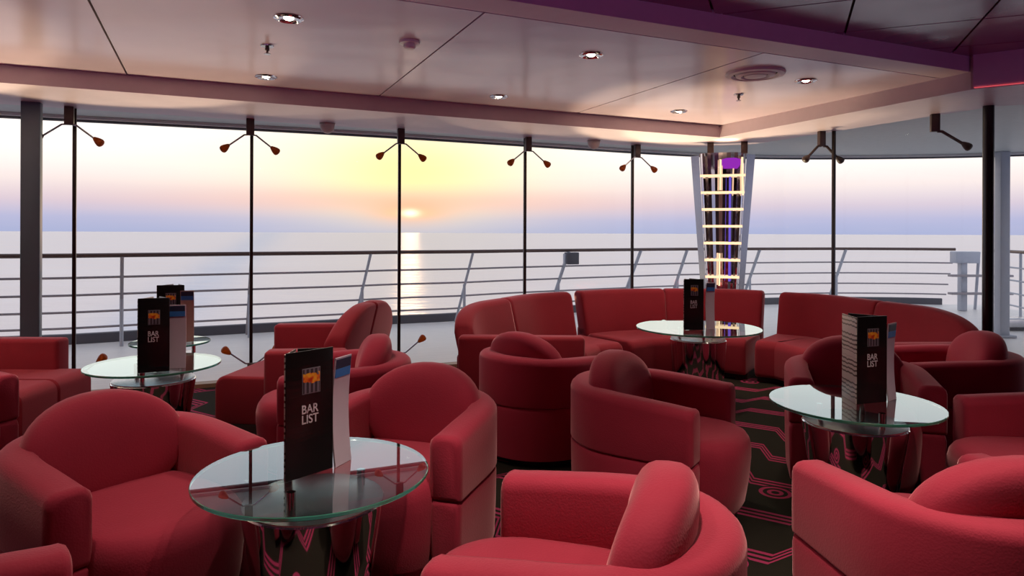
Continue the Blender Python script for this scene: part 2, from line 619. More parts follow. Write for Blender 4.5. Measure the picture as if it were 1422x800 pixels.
# lower lacquered ceiling in separate panels, recessed joints between them
ceil = bpy.data.objects.new('ceiling', None)
COL.objects.link(ceil)
struct(ceil, 'glossy mauve lacquered ceiling in large panels')
cuts = [-6.0, -4.28, -2.41, -0.545, 1.31, 3.21, 4.955]
for a0, a1 in zip(cuts, cuts[1:]):
    bm = bmesh.new()
    g = 0.006
    prism(bm, [WP(a0 + g, 3.31), WP(a1 - g, 3.31), WP(a1 - g, 5.73), WP(a0 + g, 5.73)], 2.525, 2.545)
    link_mesh('ceiling_panel', bm, M['ceiling'], ceil, smooth=False)
bm = bmesh.new()
prism(bm, [WP(-6, 3.2), WP(4.955, 3.2), WP(4.955, 5.75), WP(-6, 5.75)], 2.547, 2.60)
link_mesh('backing', bm, M['joint'], ceil, smooth=False)
bm = bmesh.new()
prism(bm, [WP(*p) for p in [(-6.2, 6.75), (5.15, 6.75), (5.75, 6.1), (5.8, 3.5), (7.7, 1.45), (7.7, -6.2), (-6.2, -6.2)]], 2.72, 2.80)
link_mesh('sky_block_slab', bm, M['joint'], ceil, smooth=False)  # unseen slab added over everything to stop sky light leaking in
# plum coffer panels, laid on their own diagonal grid
g1 = Vector((0.3746, 0.9272)); g2 = Vector((0.9272, -0.3746))
for i in range(-5, 7):
    for j in range(-6, 2):
        q0 = 0.326 + 0.722 * i; q1 = q0 + 0.722
        p0 = 4.71 + 0.64 * j; p1 = p0 + 0.64
        gap = 0.007
        cs = [g2 * (q0 + gap) + g1 * (p0 + gap), g2 * (q1 - gap) + g1 * (p0 + gap), g2 * (q1 - gap) + g1 * (p1 - gap), g2 * (q0 + gap) + g1 * (p1 - gap)]
        mid = (cs[0] + cs[2]) / 2
        a_, D_ = mid.x * 0.9135 + mid.y * 0.4067, -mid.x * 0.4067 + mid.y * 0.9135
        if D_ > 3.55 or a_ < -5.8 or a_ > 6.9 or D_ < -1.5:
            continue
        if a_ > 5.6 and D_ > 2.6:
            continue
        bm = bmesh.new()
        prism(bm, [(c_.x, c_.y) for c_ in cs], 2.635, 2.65)
        link_mesh('coffer_panel', bm, M['plum'], ceil, smooth=False)
bm = bmesh.new()
prism(bm, [WP(-6, 3.3), WP(5.6, 3.3), WP(7.6, 1.0), WP(7.6, -6), WP(-6, -6)], 2.655, 2.70)
link_mesh('coffer_backing', bm, M['joint'], ceil, smooth=False)

# soffit beam following the windows
inner = [(-6, 5.73), (4.96, 5.73), (4.905, 3.08), (5.06, 2.82), (6.3, 0.75), (6.3, -6)]
outer = [(7.6, -6), (7.6, 1.38), (5.72, 3.40), (5.68, 6.05), (5.1, 6.70), (-6, 6.70)]
bm = bmesh.new()
prism(bm, [WP(*p) for p in inner + outer], 2.40, 2.71)
struct(link_mesh('trim_1', bm, M['beam'], smooth=False), 'mauve soffit beam running above the windows')
bm = bmesh.new()
prism(bm, [WP(-6, 3.085), WP(4.90, 3.085), WP(4.955, 3.298), WP(-6, 3.298)], 2.525, 2.71)
o = struct(link_mesh('trim_2', bm, [M['beam'], M['cove_lit']], smooth=False), 'narrow beam beside the coffer, violet light coloured into its inner face')
for f_ in o.data.polygons:
    if abs(f_.normal.z) < 0.5 and f_.normal.y < -0.3:
        f_.material_index = 1
# lining with violet light in its colour, plus red light line on the inner face past the corner
bm = bmesh.new()
prism(bm, [WP(4.900, 3.06), WP(5.05, 2.81), WP(6.29, 0.74), WP(6.27, 0.73), WP(5.03, 2.80), WP(4.88, 3.05)], 2.415, 2.64)
struct(link_mesh('trim_3', bm, M['cove_lit'], smooth=False))
bm = bmesh.new()
prism(bm, [WP(4.895, 3.05), WP(5.045, 2.80), WP(6.285, 0.73), WP(6.265, 0.72), WP(5.025, 2.79), WP(4.875, 3.04)], 2.402, 2.407)
struct(link_mesh('trim_4', bm, M['led_red'], smooth=False), 'thin red light line under the corner beam')

# far walls of the lounge behind the viewer
for nm, (p, q) in {'wall_left': ((-6, -6), (-6, 6.69)), 'wall_back': ((-6, -6), (7.6, -6)), 'wall_right': ((7.6, -6), (7.6, 1.4))}.items():
    A, B = Vector(WP(*p)), Vector(WP(*q))
    d = (B - A).normalized(); nr = Vector((-d.y, d.x)) * 0.06
    bm = bmesh.new()
    prism(bm, [tuple(A + nr), tuple(B + nr), tuple(B - nr), tuple(A - nr)], 0.0, 2.71)
    struct(link_mesh(nm, bm, M['wallmat'], smooth=False))

# windows: one pane each with its mullion
marks = [(-6, 6.69), (-5.17, 6.69), (-3.787, 6.69), (-2.404, 6.69), (-1.02, 6.69), (0.363, 6.69), (1.745, 6.69), (3.13, 6.69), (4.51, 6.69),
         (5.1, 6.69), (5.67, 6.05), (5.672, 4.893), (5.71, 3.42), (6.65, 2.41), (7.6, 1.4)]
for k, (p, q) in enumerate(zip(marks, marks[1:])):
    A, B = Vector(WP(*p)), Vector(WP(*q))
    d = (B - A).normalized(); L = (B - A).length
    rz = math.atan2(d.y, d.x)
    bm = bmesh.new()
    vs = [bm.verts.new(c_) for c_ in ((0, 0, 0.02), (L, 0, 0.02), (L, 0, 2.40), (0, 0, 2.40))]
    bm.faces.new(vs)
    w = link_mesh('window_%d' % (k + 1), bm, M['pane'], smooth=False)
    w.location = (A.x, A.y, 0); w.rotation_euler = (0, 0, rz)
    struct(w, 'floor to soffit clear window pane')
    if k > 0 and k not in (9, 10):
        bm = bmesh.new()
        box(bm, -0.014, 0.014, -0.014, 0.014, 0.02, 2.41, 0.003)
        link_mesh('mullion', bm, M['mullion'], w)
    bm = bmesh.new()
    box(bm, 0, L, -0.09, 0.035, 0.0, 0.035)
    link_mesh('sill', bm, M['sill'], w, smooth=False)

# structural posts
bm = bmesh.new()
box(bm, -0.065, 0.065, -0.05, 0.05, 0, 2.41, 0.006)
o = struct(link_mesh('trim_5', bm, M['pillar']), 'square grey pillar at the left window')
o.location = (-3.83, 5.44, 0); o.rotation_euler = (0, 0, EA)
bm = bmesh.new()
lathe(bm, [(0.040, 0), (0.040, 2.41)], 24)
o = struct(link_mesh('trim_6', bm, M['black']), 'slim round black column right of the sofa')
o.location = (3.78, 5.42, 0)

# overhang of the deck above, outside the glass
oh_edge = [(-9.5, 4.6), (-7.2, 5.55), (-4.85, 6.47), (-1.85, 7.58), (0.3, 8.55), (2.39, 9.48), (4.03, 9.83), (6.49, 9.48), (8.2, 8.4), (9.6, 5.8)]
bm = bmesh.new()
prism(bm, smooth_path(oh_edge, 40) + [(9.6, 0.8)] + [WP(7.7, 1.3)] + [WP(*p) for p in [(5.8, 3.45), (5.75, 6.1), (5.15, 6.76), (-6, 6.76)]] + [(-9.5, 3.2)], 2.50, 2.62)
struct(link_mesh('ceiling_overhang', bm, M['overhang'], smooth=False), 'grey underside of the deck above, outside the glass')
pth = smooth_path(oh_edge, 60)
bm = bmesh.new()
sweep(bm, pth, lambda s, L: rrect(-0.03, 0.02, 2.448, 2.63, 0.004, 1), 0)
struct(link_mesh('trim_7', bm, M['grey_dark']), 'dark lip along the overhang edge')
bm = bmesh.new()
sweep(bm, pth, lambda s, L: rrect(-0.075, -0.045, 2.468, 2.502, 0.004, 1), 0)
struct(link_mesh('trim_8', bm, M['white']), 'white gutter strip inside the overhang edge')


# ================================================================== ARMCHAIRS
def seat_rings(bm, cx, a, b, ex, levels, seg=44):
    rings = []
    for z, sc, dx in levels:
        ring = []
        for i in range(seg):
            th = 2 * math.pi * i / seg
            c_, s_ = math.cos(th), math.sin(th)
            x = cx + dx + a * sc * math.copysign(abs(c_) ** (2 / ex), c_)
            y = b * sc * math.copysign(abs(s_) ** (2 / ex), s_)
            ring.append(bm.verts.new((x, y, z)))
        rings.append(ring)
    for r0, r1 in zip(rings, rings[1:]):
        for i in range(seg):
            bm.faces.new((r0[i], r0[(i + 1) % seg], r1[(i + 1) % seg], r1[i]))
    bm.faces.new(rings[0][::-1]); bm.faces.new(rings[-1])


def pillow(bm, cx, cz, hx, hy, hz, e_out, e_th, tilt, wrap, nu=40, nv=16):
    """lens shaped upholstered pad standing in the y-z plane, bent round the tub"""
    rings = []
    for j in range(1, nv):
        ph = math.pi * j / nv - math.pi / 2
        r = abs(math.cos(ph)) ** e_th
        tx = math.copysign(abs(math.sin(ph)) ** e_th, math.sin(ph))
        ring = []
        for i in range(nu):
            th = 2 * math.pi * i / nu
            y = hy * r * math.copysign(abs(math.cos(th)) ** e_out, math.cos(th))
            z = hz * r * math.copysign(abs(math.sin(th)) ** e_out, math.sin(th))
            x = hx * tx + wrap * y * y - tilt * z
            ring.append(bm.verts.new((cx + x, y, cz + z)))
        rings.append(ring)
    for r0, r1 in zip(rings, rings[1:]):
        for i in range(nu):
            bm.faces.new((r0[i], r0[(i + 1) % nu], r1[(i + 1) % nu], r1[i]))
    for ring, s_ in ((rings[0], -1), (rings[-1], 1)):
        cpt = bm.verts.new((cx + s_ * hx, 0, cz))
        for i in range(nu):
            bm.faces.new((ring[i], ring[(i + 1) % nu], cpt))


def make_armchair():
    root = bpy.data.objects.new('tub_armchair', None)
    COL.objects.link(root)
    ctl = [(0.335, -0.312), (0.15, -0.312), (-0.01, -0.312)]
    for k in range(1, 12):
        a = R(-90 - 180 * k / 12)
        ctl.append((-0.03 + 0.305 * math.cos(a), 0.312 * math.sin(a)))
    ctl += [(-0.01, 0.312), (0.15, 0.312), (0.335, 0.312)]
    path = smooth_path(ctl, 46)
    T = 0.066

    def upper(s, L):                      # padded arm and back band
        u = abs(s / L - 0.5) * 2
        top = 0.600 + 0.038 * max(0, 1 - u ** 2 * 1.1)
        return rrect(-T, T, 0.352, top, 0.010, 3, 0.040)

    def lower(s, L):                      # base band below the crease
        return [(-T + 0.02, 0.045), (T - 0.01, 0.045), (T - 0.004, 0.2), (T - 0.002, 0.32), (T - 0.008, 0.343), (T - 0.014, 0.353), (-T + 0.014, 0.353),
                (-T + 0.008, 0.343), (-T + 0.002, 0.32), (-T + 0.010, 0.12)][::1]
    bm = bmesh.new(); sweep(bm, path, upper, 0.02)
    link_mesh('arm_band', bm, M['fabric'], root, angle=60)
    bm = bmesh.new(); sweep(bm, path, lower, 0.02)
    link_mesh('base_band', bm, M['fabric'], root, angle=60)
    bm = bmesh.new()
    seat_rings(bm, 0.115, 0.370, 0.290, 2.8, [(0.045, 0.86, -0.01), (0.10, 0.92, 0), (0.20, 0.965, 0), (0.30, 0.99, 0), (0.355, 0.99, 0), (0.39, 0.97, 0),
                                               (0.415, 0.925, 0), (0.428, 0.86, 0), (0.434, 0.75, 0), (0.438, 0.5, 0), (0.44, 0.2, 0)])
    link_mesh('seat', bm, M['fabric'], root, angle=70)
    bm = bmesh.new()
    pillow(bm, -0.178, 0.56, 0.094, 0.285, 0.207, 0.92, 0.62, 0.16, 0.55)
    link_mesh('back_cushion', bm, M['fabric'], root, angle=80)
    bm = bmesh.new()
    seat_rings(bm, 0.03, 0.33, 0.30, 3.0, [(0.0, 1, 0), (0.046, 1, 0)], 24)
    link_mesh('plinth', bm, M['plinth'], root)
    return root


ARM = make_armchair()
armchairs = [
    # x, y, facing, label
    (-1.41, 2.49, -35, 'big red tub armchair at left front, open side towards the glass table'),
    (-1.15, 1.24, 40, 'red tub armchair cut off at bottom left corner, only one arm tip showing'),
    (-3.13, 3.50, -20, 'red tub armchair at left edge with only arm end and seat front showing'),
    (-1.00, 4.05, 193, 'red tub armchair facing left in front of the left window settee'),
    (-0.45, 3.01, -108, 'red tub armchair behind the near glass table facing the viewer'),
    (0.19, 4.36, 45, 'red tub armchair seen from behind, its oval cushion left of centre'),
    (0.70, 3.45, -32, 'red tub armchair in the middle with rounded seat towards the aisle'),
    (0.21, 1.83, 163, 'red tub armchair at bottom centre seen from its side over its arm'),
    (1.38, 2.08, 97, 'red tub armchair at bottom right seen from behind its textured back'),
    (1.97, 3.91, -108, 'red tub armchair behind the right glass table facing the viewer'),
    (2.80, 4.37, 168, 'red tub armchair by the black column with back cushion beside long arm'),
    (2.45, 2.95, 172, 'red tub armchair at right edge with only arm and seat front in frame'),
]
for i, (x, y, a, lab) in enumerate(armchairs):
    o = ARM if i == 0 else copy_tree(ARM)
    o.location = (x, y, 0)
    o.rotation_euler = (0, 0, R(a))
    tag(o, lab, 'armchair', 'red tub armchairs')


# ================================================================== SETTEES
def make_settee(name, label, pts, low0, low1, arm0, arm1, segs, depth=0.66, top=0.79, group=None, seg_n=22, arm_dir=None):
    """pts: plan path of the inner back face with the seat on the RIGHT of travel.
    low0/low1: length over which the back rounds down at either end."""
    cx = sum(p[0] for p in pts) / len(pts); cy = sum(p[1] for p in pts) / len(pts)
    root = empty(name, label, 'sofa', (cx, cy, 0), 0, group)
    loc = [(x - cx, y - cy) for x, y in pts]
    full = smooth_path(loc, seg_n * segs + 1)
    Ltot = sum(math.dist(a, b) for a, b in zip(full, full[1:]))

    def top_at(s):
        z = top
        if low0 > 0 and s < low0:
            z = min(z, 0.56 + (top - 0.56) * math.sqrt(max(0, 1 - (1 - s / low0) ** 2)))
        if low1 > 0 and s > Ltot - low1:
            z = min(z, 0.56 + (top - 0.56) * math.sqrt(max(0, 1 - (1 - (Ltot - s) / low1) ** 2)))
        return z
    for k in range(segs):
        sub = full[k * seg_n:(k + 1) * seg_n + 1]
        s0 = Ltot * k / segs

        def back(s, L, s0=s0):
            zt = top_at(min(Ltot, s0 + s))
            pr = rrect(-0.03, 0.12, 0.33, zt, 0.03, 3, 0.045)
            return [(o + 0.24 * (z - 0.36), z) for o, z in pr]

        def seat(s, L):
            return rrect(-depth, 0.0, 0.05, 0.385, 0.04, 5, 0.075)
        bm = bmesh.new(); sweep(bm, sub, back, 0.028)
        link_mesh('back_cushion', bm, M['sofa'], root, angle=60)
        bm = bmesh.new(); sweep(bm, sub, seat, 0.02)
        link_mesh('seat', bm, M['sofa'], root, angle=60)
    bm = bmesh.new(); sweep(bm, full, lambda s, L: rrect(0.0, 0.15, 0.04, 0.44, 0.03, 3), 0.02)
    link_mesh('back_shell', bm, M['sofa'], root, angle=60)
    bm = bmesh.new(); sweep(bm, full, lambda s, L: rrect(-depth + 0.10, 0.06, 0.0, 0.06, 0.005, 1), 0)
    link_mesh('plinth', bm, M['plinth'], root)
    for flag, i0, i1 in ((arm0, 0, 1), (arm1, -1, -2)):
        if not flag:
            continue
        (ax, ay), (bx, by) = flag
        d = Vector((bx - ax, by - ay)); L = d.length
        mtx = Matrix.Translation((ax - cx, ay - cy, 0)) @ Matrix.Rotation(math.atan2(d.y, d.x), 4, 'Z')
        bm = bmesh.new()
        box(bm, 0, L, -0.075, 0.075, 0.06, 0.60, 0.03, mtx)
        link_mesh('arm', bm, M['sofa'], root, angle=60)
    return root


make_settee('curved_settee', 'red curved settee left of the round corner group, arm towards the viewer',
            [(-0.28, 5.25), (-0.20, 5.62), (0.04, 6.05), (0.30, 6.48), (0.64, 6.73)], 0.60, 0, ((-0.40, 5.18), (0.55, 5.15)), None, 2, group='curved corner settees')
make_settee('curved_settee', 'red armless settee in the middle of the corner group before the light column',
            [(0.74, 6.81), (1.12, 7.04), (1.65, 7.14), (2.20, 7.12), (2.53, 6.93)], 0, 0, None, None, 2, group='curved corner settees')
make_settee('curved_settee', 'red curved settee right of the corner group, its back dropping to an arm',
            [(2.66, 6.85), (2.95, 6.60), (3.12, 6.10), (3.28, 5.55), (3.36, 5.04)], 0, 0.62, None, ((3.42, 4.92), (2.62, 4.88)), 2, group='curved corner settees', top=0.785)
make_settee('window_settee', 'red two seat settee by the left window facing left, back seen end on',
            [(-1.31, 4.62), (-1.25, 5.2), (-1.18, 5.80)][::-1], 0.5, 0.5, ((-1.08, 5.88), (-2.0, 5.78)), ((-1.10, 4.56), (-1.62, 4.50)), 2, depth=0.74, top=0.85, group='window settees')
make_settee('window_settee', 'red two seat settee at the left edge with dark arm below the pillar',
            [(-3.96, 4.14), (-3.98, 4.55), (-3.99, 4.93)], 0.5, 0.5, ((-4.10, 4.10), (-3.26, 4.08)), ((-4.12, 4.98), (-3.26, 4.97)), 2, depth=0.95, top=0.85, group='window settees')


# ================================================================== TABLES
def make_table(rad, h, drum_r, label, loc, rz=0, foot=0.62, group='round glass tables'):
    root = empty('glass_table', label, 'table', (loc[0], loc[1], 0), R(rz), group)
    zt = h
    th = 0.013
    bm = bmesh.new()
    seg = 72
    # top and bottom faces clear, rim green
    lathe(bm, [(rad - 0.002, zt - th), (rad, zt - th + 0.002), (rad, zt - 0.002), (rad - 0.002, zt)], seg)
    o = link_mesh('glass_top', bm, [M['table_glass'], M['glass_edge']], root, angle=30)
    for f_ in o.data.polygons:
        f_.material_index = 0 if abs(f_.normal.z) > 0.9 else 1
    zd = h - 0.098
    prof = []
    for k in range(17):
        u = k / 16
        prof.append((drum_r * (foot + (1 - foot) * (u ** 0.75)), zd * u))
    prof += [(drum_r - 0.004, zd + 0.004), (drum_r - 0.012, zd + 0.004)]
    bm = bmesh.new(); lathe(bm, prof, 64)
    link_mesh('drum_base', bm, M['chrome'], root, angle=35)
    bm = bmesh.new(); lathe(bm, [(drum_r - 0.006, zd + 0.004), (drum_r - 0.006, zd + 0.009), (drum_r - 0.010, zd + 0.010)], 64)
    link_mesh('drum_plate', bm, M['steel'], root, angle=35)
    for k in range(3):
        a = R(120 * k + 20)
        bm = bmesh.new(); lathe(bm, [(0.014, zd + 0.008), (0.014, zt - th), ], 16)
        p = link_mesh('post', bm, M['chrome'], root)
        p.location = (0.155 * math.cos(a), 0.155 * math.sin(a), 0)
    return root


make_table(0.380, 0.58, 0.232, 'round glass table on chrome drum nearest the viewer', (-0.66, 2.287), 0)
make_table(0.380, 0.58, 0.232, 'round glass table on chrome drum at right by the aisle', (1.63, 3.245), 30)
make_table(0.494, 0.62, 0.222, 'wide round glass table in front of the corner settees', (1.51, 5.53), 10, 0.80)
make_table(0.375, 0.58, 0.232, 'round glass table at left before the grey pillar', (-2.16, 4.125), 15)
make_table(0.270, 0.58, 0.170, 'small round glass table at left close to the window', (-2.485, 4.97), 0)


# ================================================================== MENUS
def text_mesh(body, size, depth):
    cu = bpy.data.curves.new('letters', 'FONT')
    cu.body = body
    cu.size = size
    cu.extrude = depth
    cu.align_x = 'LEFT'
    cu.space_line = 0.80
    cu.offset = size * 0.012
    ob = bpy.data.objects.new('letters', cu)
    COL.objects.link(ob)
    bpy.context.view_layer.update()
    dg = bpy.context.evaluated_depsgraph_get()
    me = bpy.data.meshes.new_from_object(ob.evaluated_get(dg))
    bpy.data.objects.remove(ob)
    bm = bmesh.new(); bm.from_mesh(me)
    # squeeze to a fixed width and stand upright
    xs = [v.co.x for v in bm.verts]; w = max(xs) - min(xs); x0 = min(xs)
    return bm, x0, w


def make_menu(label, loc, rz, wd=0.172, ht=0.42, fold=66):
    root = empty('menu_stand', label, 'menu', (loc[0], loc[1], loc[2]), R(rz), 'bar list menus')
    h = wd / 2
    bm = bmesh.new(); box(bm, -h, h, -0.002, 0.002, 0, ht, 0.0008)
    fp = link_mesh('front_panel', bm, M['card'], root)
    c60, s60 = wd * math.cos(R(66)), wd * math.sin(R(66))
    for sgn, nm, mm in ((-1, 'side_panel', 'page'), (1, 'side_panel', 'card')):
        pw = min(wd, h / math.cos(R(fold)) - 0.004)
        bm = bmesh.new(); box(bm, 0, pw, -0.002, 0.002, 0, ht - 0.004, 0.0008)
        o = link_mesh(nm, bm, M[mm], root)
        o.location = (sgn * (h + 0.001), 0.004, 0)
        o.rotation_euler = (0, 0, R(fold) if sgn < 0 else R(180 - fold))
    k = wd / 0.172
    bm = bmesh.new(); box(bm, -0.030 * k - 0.0, 0.036 * k, -0.0035, -0.0022, 0.268, 0.352)
    o = link_mesh('picture_border', bm, M['photo_edge'], fp, smooth=False)
    bm = bmesh.new(); box(bm, -0.0275 * k, 0.0335 * k, -0.0045, -0.0034, 0.271, 0.349)
    link_mesh('picture', bm, M['flame'], fp, smooth=False)
    for body, zb, sz in (('BAR', 0.205, 0.036), ('LIST', 0.172, 0.036)):
        bm, x0, w = text_mesh(body, sz, 0.0004)
        for v in bm.verts:
            x = (v.co.x - x0) / w * 0.060 * k - 0.030 * k
            v.co = Vector((x, -0.0026 - v.co.z, zb + v.co.y * 1.12))
        link_mesh('lettering', bm, M['letters'], fp, smooth=False)
    return root


def make_leaflet(label, loc, rz, wd=0.095, ht=0.37, paper='paper', thick=0.006):
    root = empty('leaflet', label, 'leaflet', loc, R(rz), 'leaflets beside the menus')
    bm = bmesh.new()
    n = 10
    rows = []
    for i in range(n + 1):
        z = ht * i / n
        b = 0.012 * math.sin(math.pi * i / n)
        rows.append([bm.verts.new((x, y + b, z)) for x, y in ((-wd / 2, 0), (wd / 2, 0), (wd / 2, thick), (-wd / 2, thick))])
    for a, b in zip(rows, rows[1:]):
        for k in range(4):
            bm.faces.new((a[k], a[(k + 1) % 4], b[(k + 1) % 4], b[k]))
    bm.faces.new(rows[0][::-1]); bm.faces.new(rows[-1])
    link_mesh('sheet', bm, M[paper], root, angle=30)
    for nm, z0, z1, mm in (('dark_band', 0.332, 0.364, 'navy'), ('blue_band', 0.302, 0.332, 'blue')):
        zs = z0 + 0.0
        b0 = 0.012 * math.sin(math.pi * z0 / ht); b1 = 0.012 * math.sin(math.pi * z1 / ht)
        bm = bmesh.new()
        w2 = wd / 2 - 0.004
        q = [(-w2, b0 - 0.0022, z0), (w2, b0 - 0.0022, z0), (w2, b1 - 0.0022, z1), (-w2, b1 - 0.0022, z1)]
        f = [bm.verts.new(v) for v in q]; g = [bm.verts.new((x, y + 0.003, z)) for x, y, z in q]
        bm.faces.new(f); bm.faces.new(g[::-1])
        for k in range(4):
            bm.faces.new((f[k], g[k], g[(k + 1) % 4], f[(k + 1) % 4]))
        link_mesh(nm, bm, M[mm], root, smooth=False)
    return root


make_menu('black bar list menu on the glass table nearest the viewer', (-0.6625, 2.245, 0.581), 51, 0.180, 0.41, 40)
make_menu('black bar list menu with pale side page on the right glass table', (1.705, 3.228, 0.581), 18, 0.176, 0.41)
make_menu('black bar list menu on the wide table before the corner settees', (1.43, 5.36, 0.621), 5, 0.158, 0.40)
make_menu('black bar list menu on the left table before the grey pillar', (-2.03, 3.87, 0.581), 22, 0.158, 0.42)
make_menu('black bar list menu on the small left table close to the window', (-2.47, 4.94, 0.581), 14, 0.18, 0.41)
make_leaflet('lilac leaflet with blue top beside the nearest menu', (-0.578, 2.355, 0.581), 70, 0.095, 0.37)
make_leaflet('lilac leaflet with blue top beside the right table menu', (1.835, 3.285, 0.581), 40, 0.09, 0.37)
make_leaflet('lilac leaflet with blue top on the wide corner table', (1.575, 5.40, 0.621), 12, 0.075, 0.37)
make_leaflet('lilac leaflet with blue top on the left table before the pillar', (-1.955, 3.98, 0.581), 15, 0.10, 0.37)
make_leaflet('tan leaflet with blue top on the small table close to the window', (-2.345, 4.93, 0.581), 14, 0.09, 0.37, 'paper_tan')


# ================================================================== WINDOW LAMPS
def make_window_lamp(label, loc, rz, up=False, arms=(-1, 1), spread=0.22, group='two headed spot lamps', head='amber', rod=0.0075):
    root = empty('window_lamp', label, 'lamp', loc, rz, group)
    s = -1 if not up else 1
    bm = bmesh.new(); box(bm, -0.034, 0.034, -0.022, 0.022, *(sorted((0, s * 0.15))), 0.004)
    link_mesh('bracket', bm, M['bracket'], root)
    for k in arms:
        z0 = s * 0.146
        bm = bmesh.new()
        tube(bm, [(k * 0.015, -0.01, z0), (k * 0.05, -0.012, z0 + s * 0.004), (k * (spread - 0.03), -0.02, z0 + s * 0.115)], rod, 8)
        link_mesh('lamp_arm', bm, M['steel'] if rod < 0.01 else M['bracket'], root)
        a = Vector((k * (spread - 0.045), -0.019, z0 + s * 0.100)); d = Vector((k * 0.75, -0.15, s * 0.65)).normalized()
        bm = bmesh.new()
        prof = [(0.0, 0.010), (0.010, 0.016), (0.025, 0.023), (0.045, 0.031), (0.066, 0.035), (0.080, 0.031), (0.088, 0.020), (0.091, 0.007)]
        tube(bm, [a + d * p for p, r in prof], [r for p, r in prof], 16)
        link_mesh('lamp_head', bm, M[head], root, angle=60)
    return root


for k, lab in enumerate(['two headed lamp on the soffit beside the grey pillar', 'two headed lamp on the soffit, second from the left pillar',
                         'two headed lamp on the soffit above the setting sun', 'two headed lamp on the soffit right of the setting sun',
                         'two headed lamp on the soffit just left of the light column']):
    a = -1.045 + 1.390 * k
    make_window_lamp(lab, (*WP(a, 6.60), 2.40), EA)
make_window_lamp('two headed lamp on the soffit just right of the light column', (3.08, 6.80, 2.40), R(14), spread=0.20, head='bracket', rod=0.013)
make_window_lamp('lamp with one visible head on the soffit left of the black column', (3.59, 5.80, 2.40), R(-12), arms=(1,), spread=0.24, head='bracket', rod=0.013)
make_window_lamp('red headed lamp cut off at the right edge under the soffit', (4.24, 5.10, 2.40), R(-40), spread=0.24)


def sill_lamp(lab, a):
    r = make_window_lamp(lab, (*WP(a, 6.63), 0.036), EA, up=True, group='upturned sill lamps')
    for sx_ in (-1, 1):                   # beam added to brighten the ceiling; the heads look unlit
        ld = bpy.data.lights.new('added_sill_beam', 'SPOT')
        ld.energy = SILL_W[round((a + 1.02) / 1.383)]
        ld.color = (1.0, 0.83, 0.50)
        ld.spot_size = R(58)
        ld.spot_blend = 0.3
        ld.shadow_soft_size = 0.04
        lo = bpy.data.objects.new('added_sill_beam', ld)
        COL.objects.link(lo)
        lo.parent = r
        lo.location = (sx_ * 0.27, -0.05, 0.36)
        lo.rotation_euler = Vector((0, 0.62, -1)).to_track_quat('Z', 'Y').to_euler()


SILL_W = {-3: 40, -2: 120, -1: 210, 0: 150, 1: 30, 2: 5, 3: 40, 4: 250}
for k, lab in enumerate(['upturned two headed lamp on the floor sill by the left settee', 'upturned two headed lamp on the floor sill beside the facing left settee',
                         'upturned two headed lamp on the floor sill behind the left window settee']):
    a = -1.02 + 1.383 * k
    sill_lamp(lab, a)
for k, lab in ((-3, 'upturned two headed sill lamp added unseen at the far left end of the windows'), (-2, 'upturned two headed sill lamp added unseen left of the frame'),
               (-1, 'upturned two headed sill lamp added unseen left of the grey pillar'), (3, 'upturned two headed sill lamp added unseen behind the left corner settee'),
               (4, 'upturned two headed sill lamp added unseen behind the middle corner settee')):
    sill_lamp(lab, -1.02 + 1.383 * k)  # rest of the sill row, out of view, put in for its beams


# ================================================================== LIGHT COLUMN
lc = empty('light_column', 'tapered mirrored light column with warm tubes behind the corner settees', 'light column', (2.36, 7.66, 0), R(-17))


def col_r(z):
    return 0.175 + (0.345 - 0.175) * (z / 2.28)


BODY = [(0.74 * math.sin(R(q)), 0.10 - 0.36 * math.cos(R(q)) + (0.045 if (k_ % 2) else 0.0)) for k_, q in enumerate(range(-80, 81, 10))] + [(0.62, 0.34), (-0.62, 0.34)]
bm = bmesh.new()
rings = []
for z in [0.0, 0.6, 1.2, 1.8, 2.28]:
    r = col_r(z)
    rings.append([bm.verts.new((r * x, r * y, z)) for x, y in BODY])
for a, b in zip(rings, rings[1:]):
    for i in range(len(BODY)):
        bm.faces.new((a[i], a[(i + 1) % len(BODY)], b[(i + 1) % len(BODY)], b[i]))
bm.faces.new(rings[0][::-1]); bm.faces.new(rings[-1])
link_mesh('mirror_body', bm, M['chrome'], lc, smooth=False)
for sgn in (-1, 1):
    bm = bmesh.new()
    rr_ = []
    for z in (0.0, 1.2, 2.25):
        r = col_r(z)
        rr_.append([bm.verts.new((sgn * x * r, y * r, z)) for x, y in ((0.74, -0.30), (1.0, -0.12), (0.98, -0.06), (0.74, -0.06))])
    for a, b in zip(rr_, rr_[1:]):
        for i in range(4):
            bm.faces.new((a[i], a[(i + 1) % 4], b[(i + 1) % 4], b[i]))
    bm.faces.new(rr_[0][::-1]); bm.faces.new(rr_[-1])
    link_mesh('side_fin', bm, M['steel'], lc, smooth=False)
for k in range(9):
    z = 2.02 - 0.187 * k
    r = col_r(z) * 0.74
    bm = bmesh.new(); tube(bm, [(-r, -0.125, z), (r, -0.125, z)], 0.0145, 10)
    link_mesh('light_tube', bm, M['glow_warm'], lc)
for x, z0, z1 in ((-0.025, 1.86, 2.20), (0.215, 1.80, 2.22), (-0.03, 0.80, 1.16)):
    bm = bmesh.new(); tube(bm, [(x, -0.105, z0), (x * 0.96, -0.105, z1)], 0.010, 8)
    link_mesh('upright_reflection', bm, M['glow_warm'], lc)  # reflections of the tube supports, built as glowing rods
bm = bmesh.new(); tube(bm, [(0.075, -0.09, 0.85), (0.080, -0.10, 2.02)], 0.012, 8)
link_mesh('blue_tube', bm, M['led_blue'], lc)
for x in (-0.13, 0.23):
    bm = bmesh.new(); box(bm, x - 0.035, x + 0.035, -0.03, 0.03, 2.27, 2.405, 0.004)
    link_mesh('hanger', bm, M['bracket'], lc)
bm = bmesh.new(); lathe(bm, [(0.07, 2.10), (0.10, 2.14), (0.10, 2.20), (0.05, 2.215)], 24)
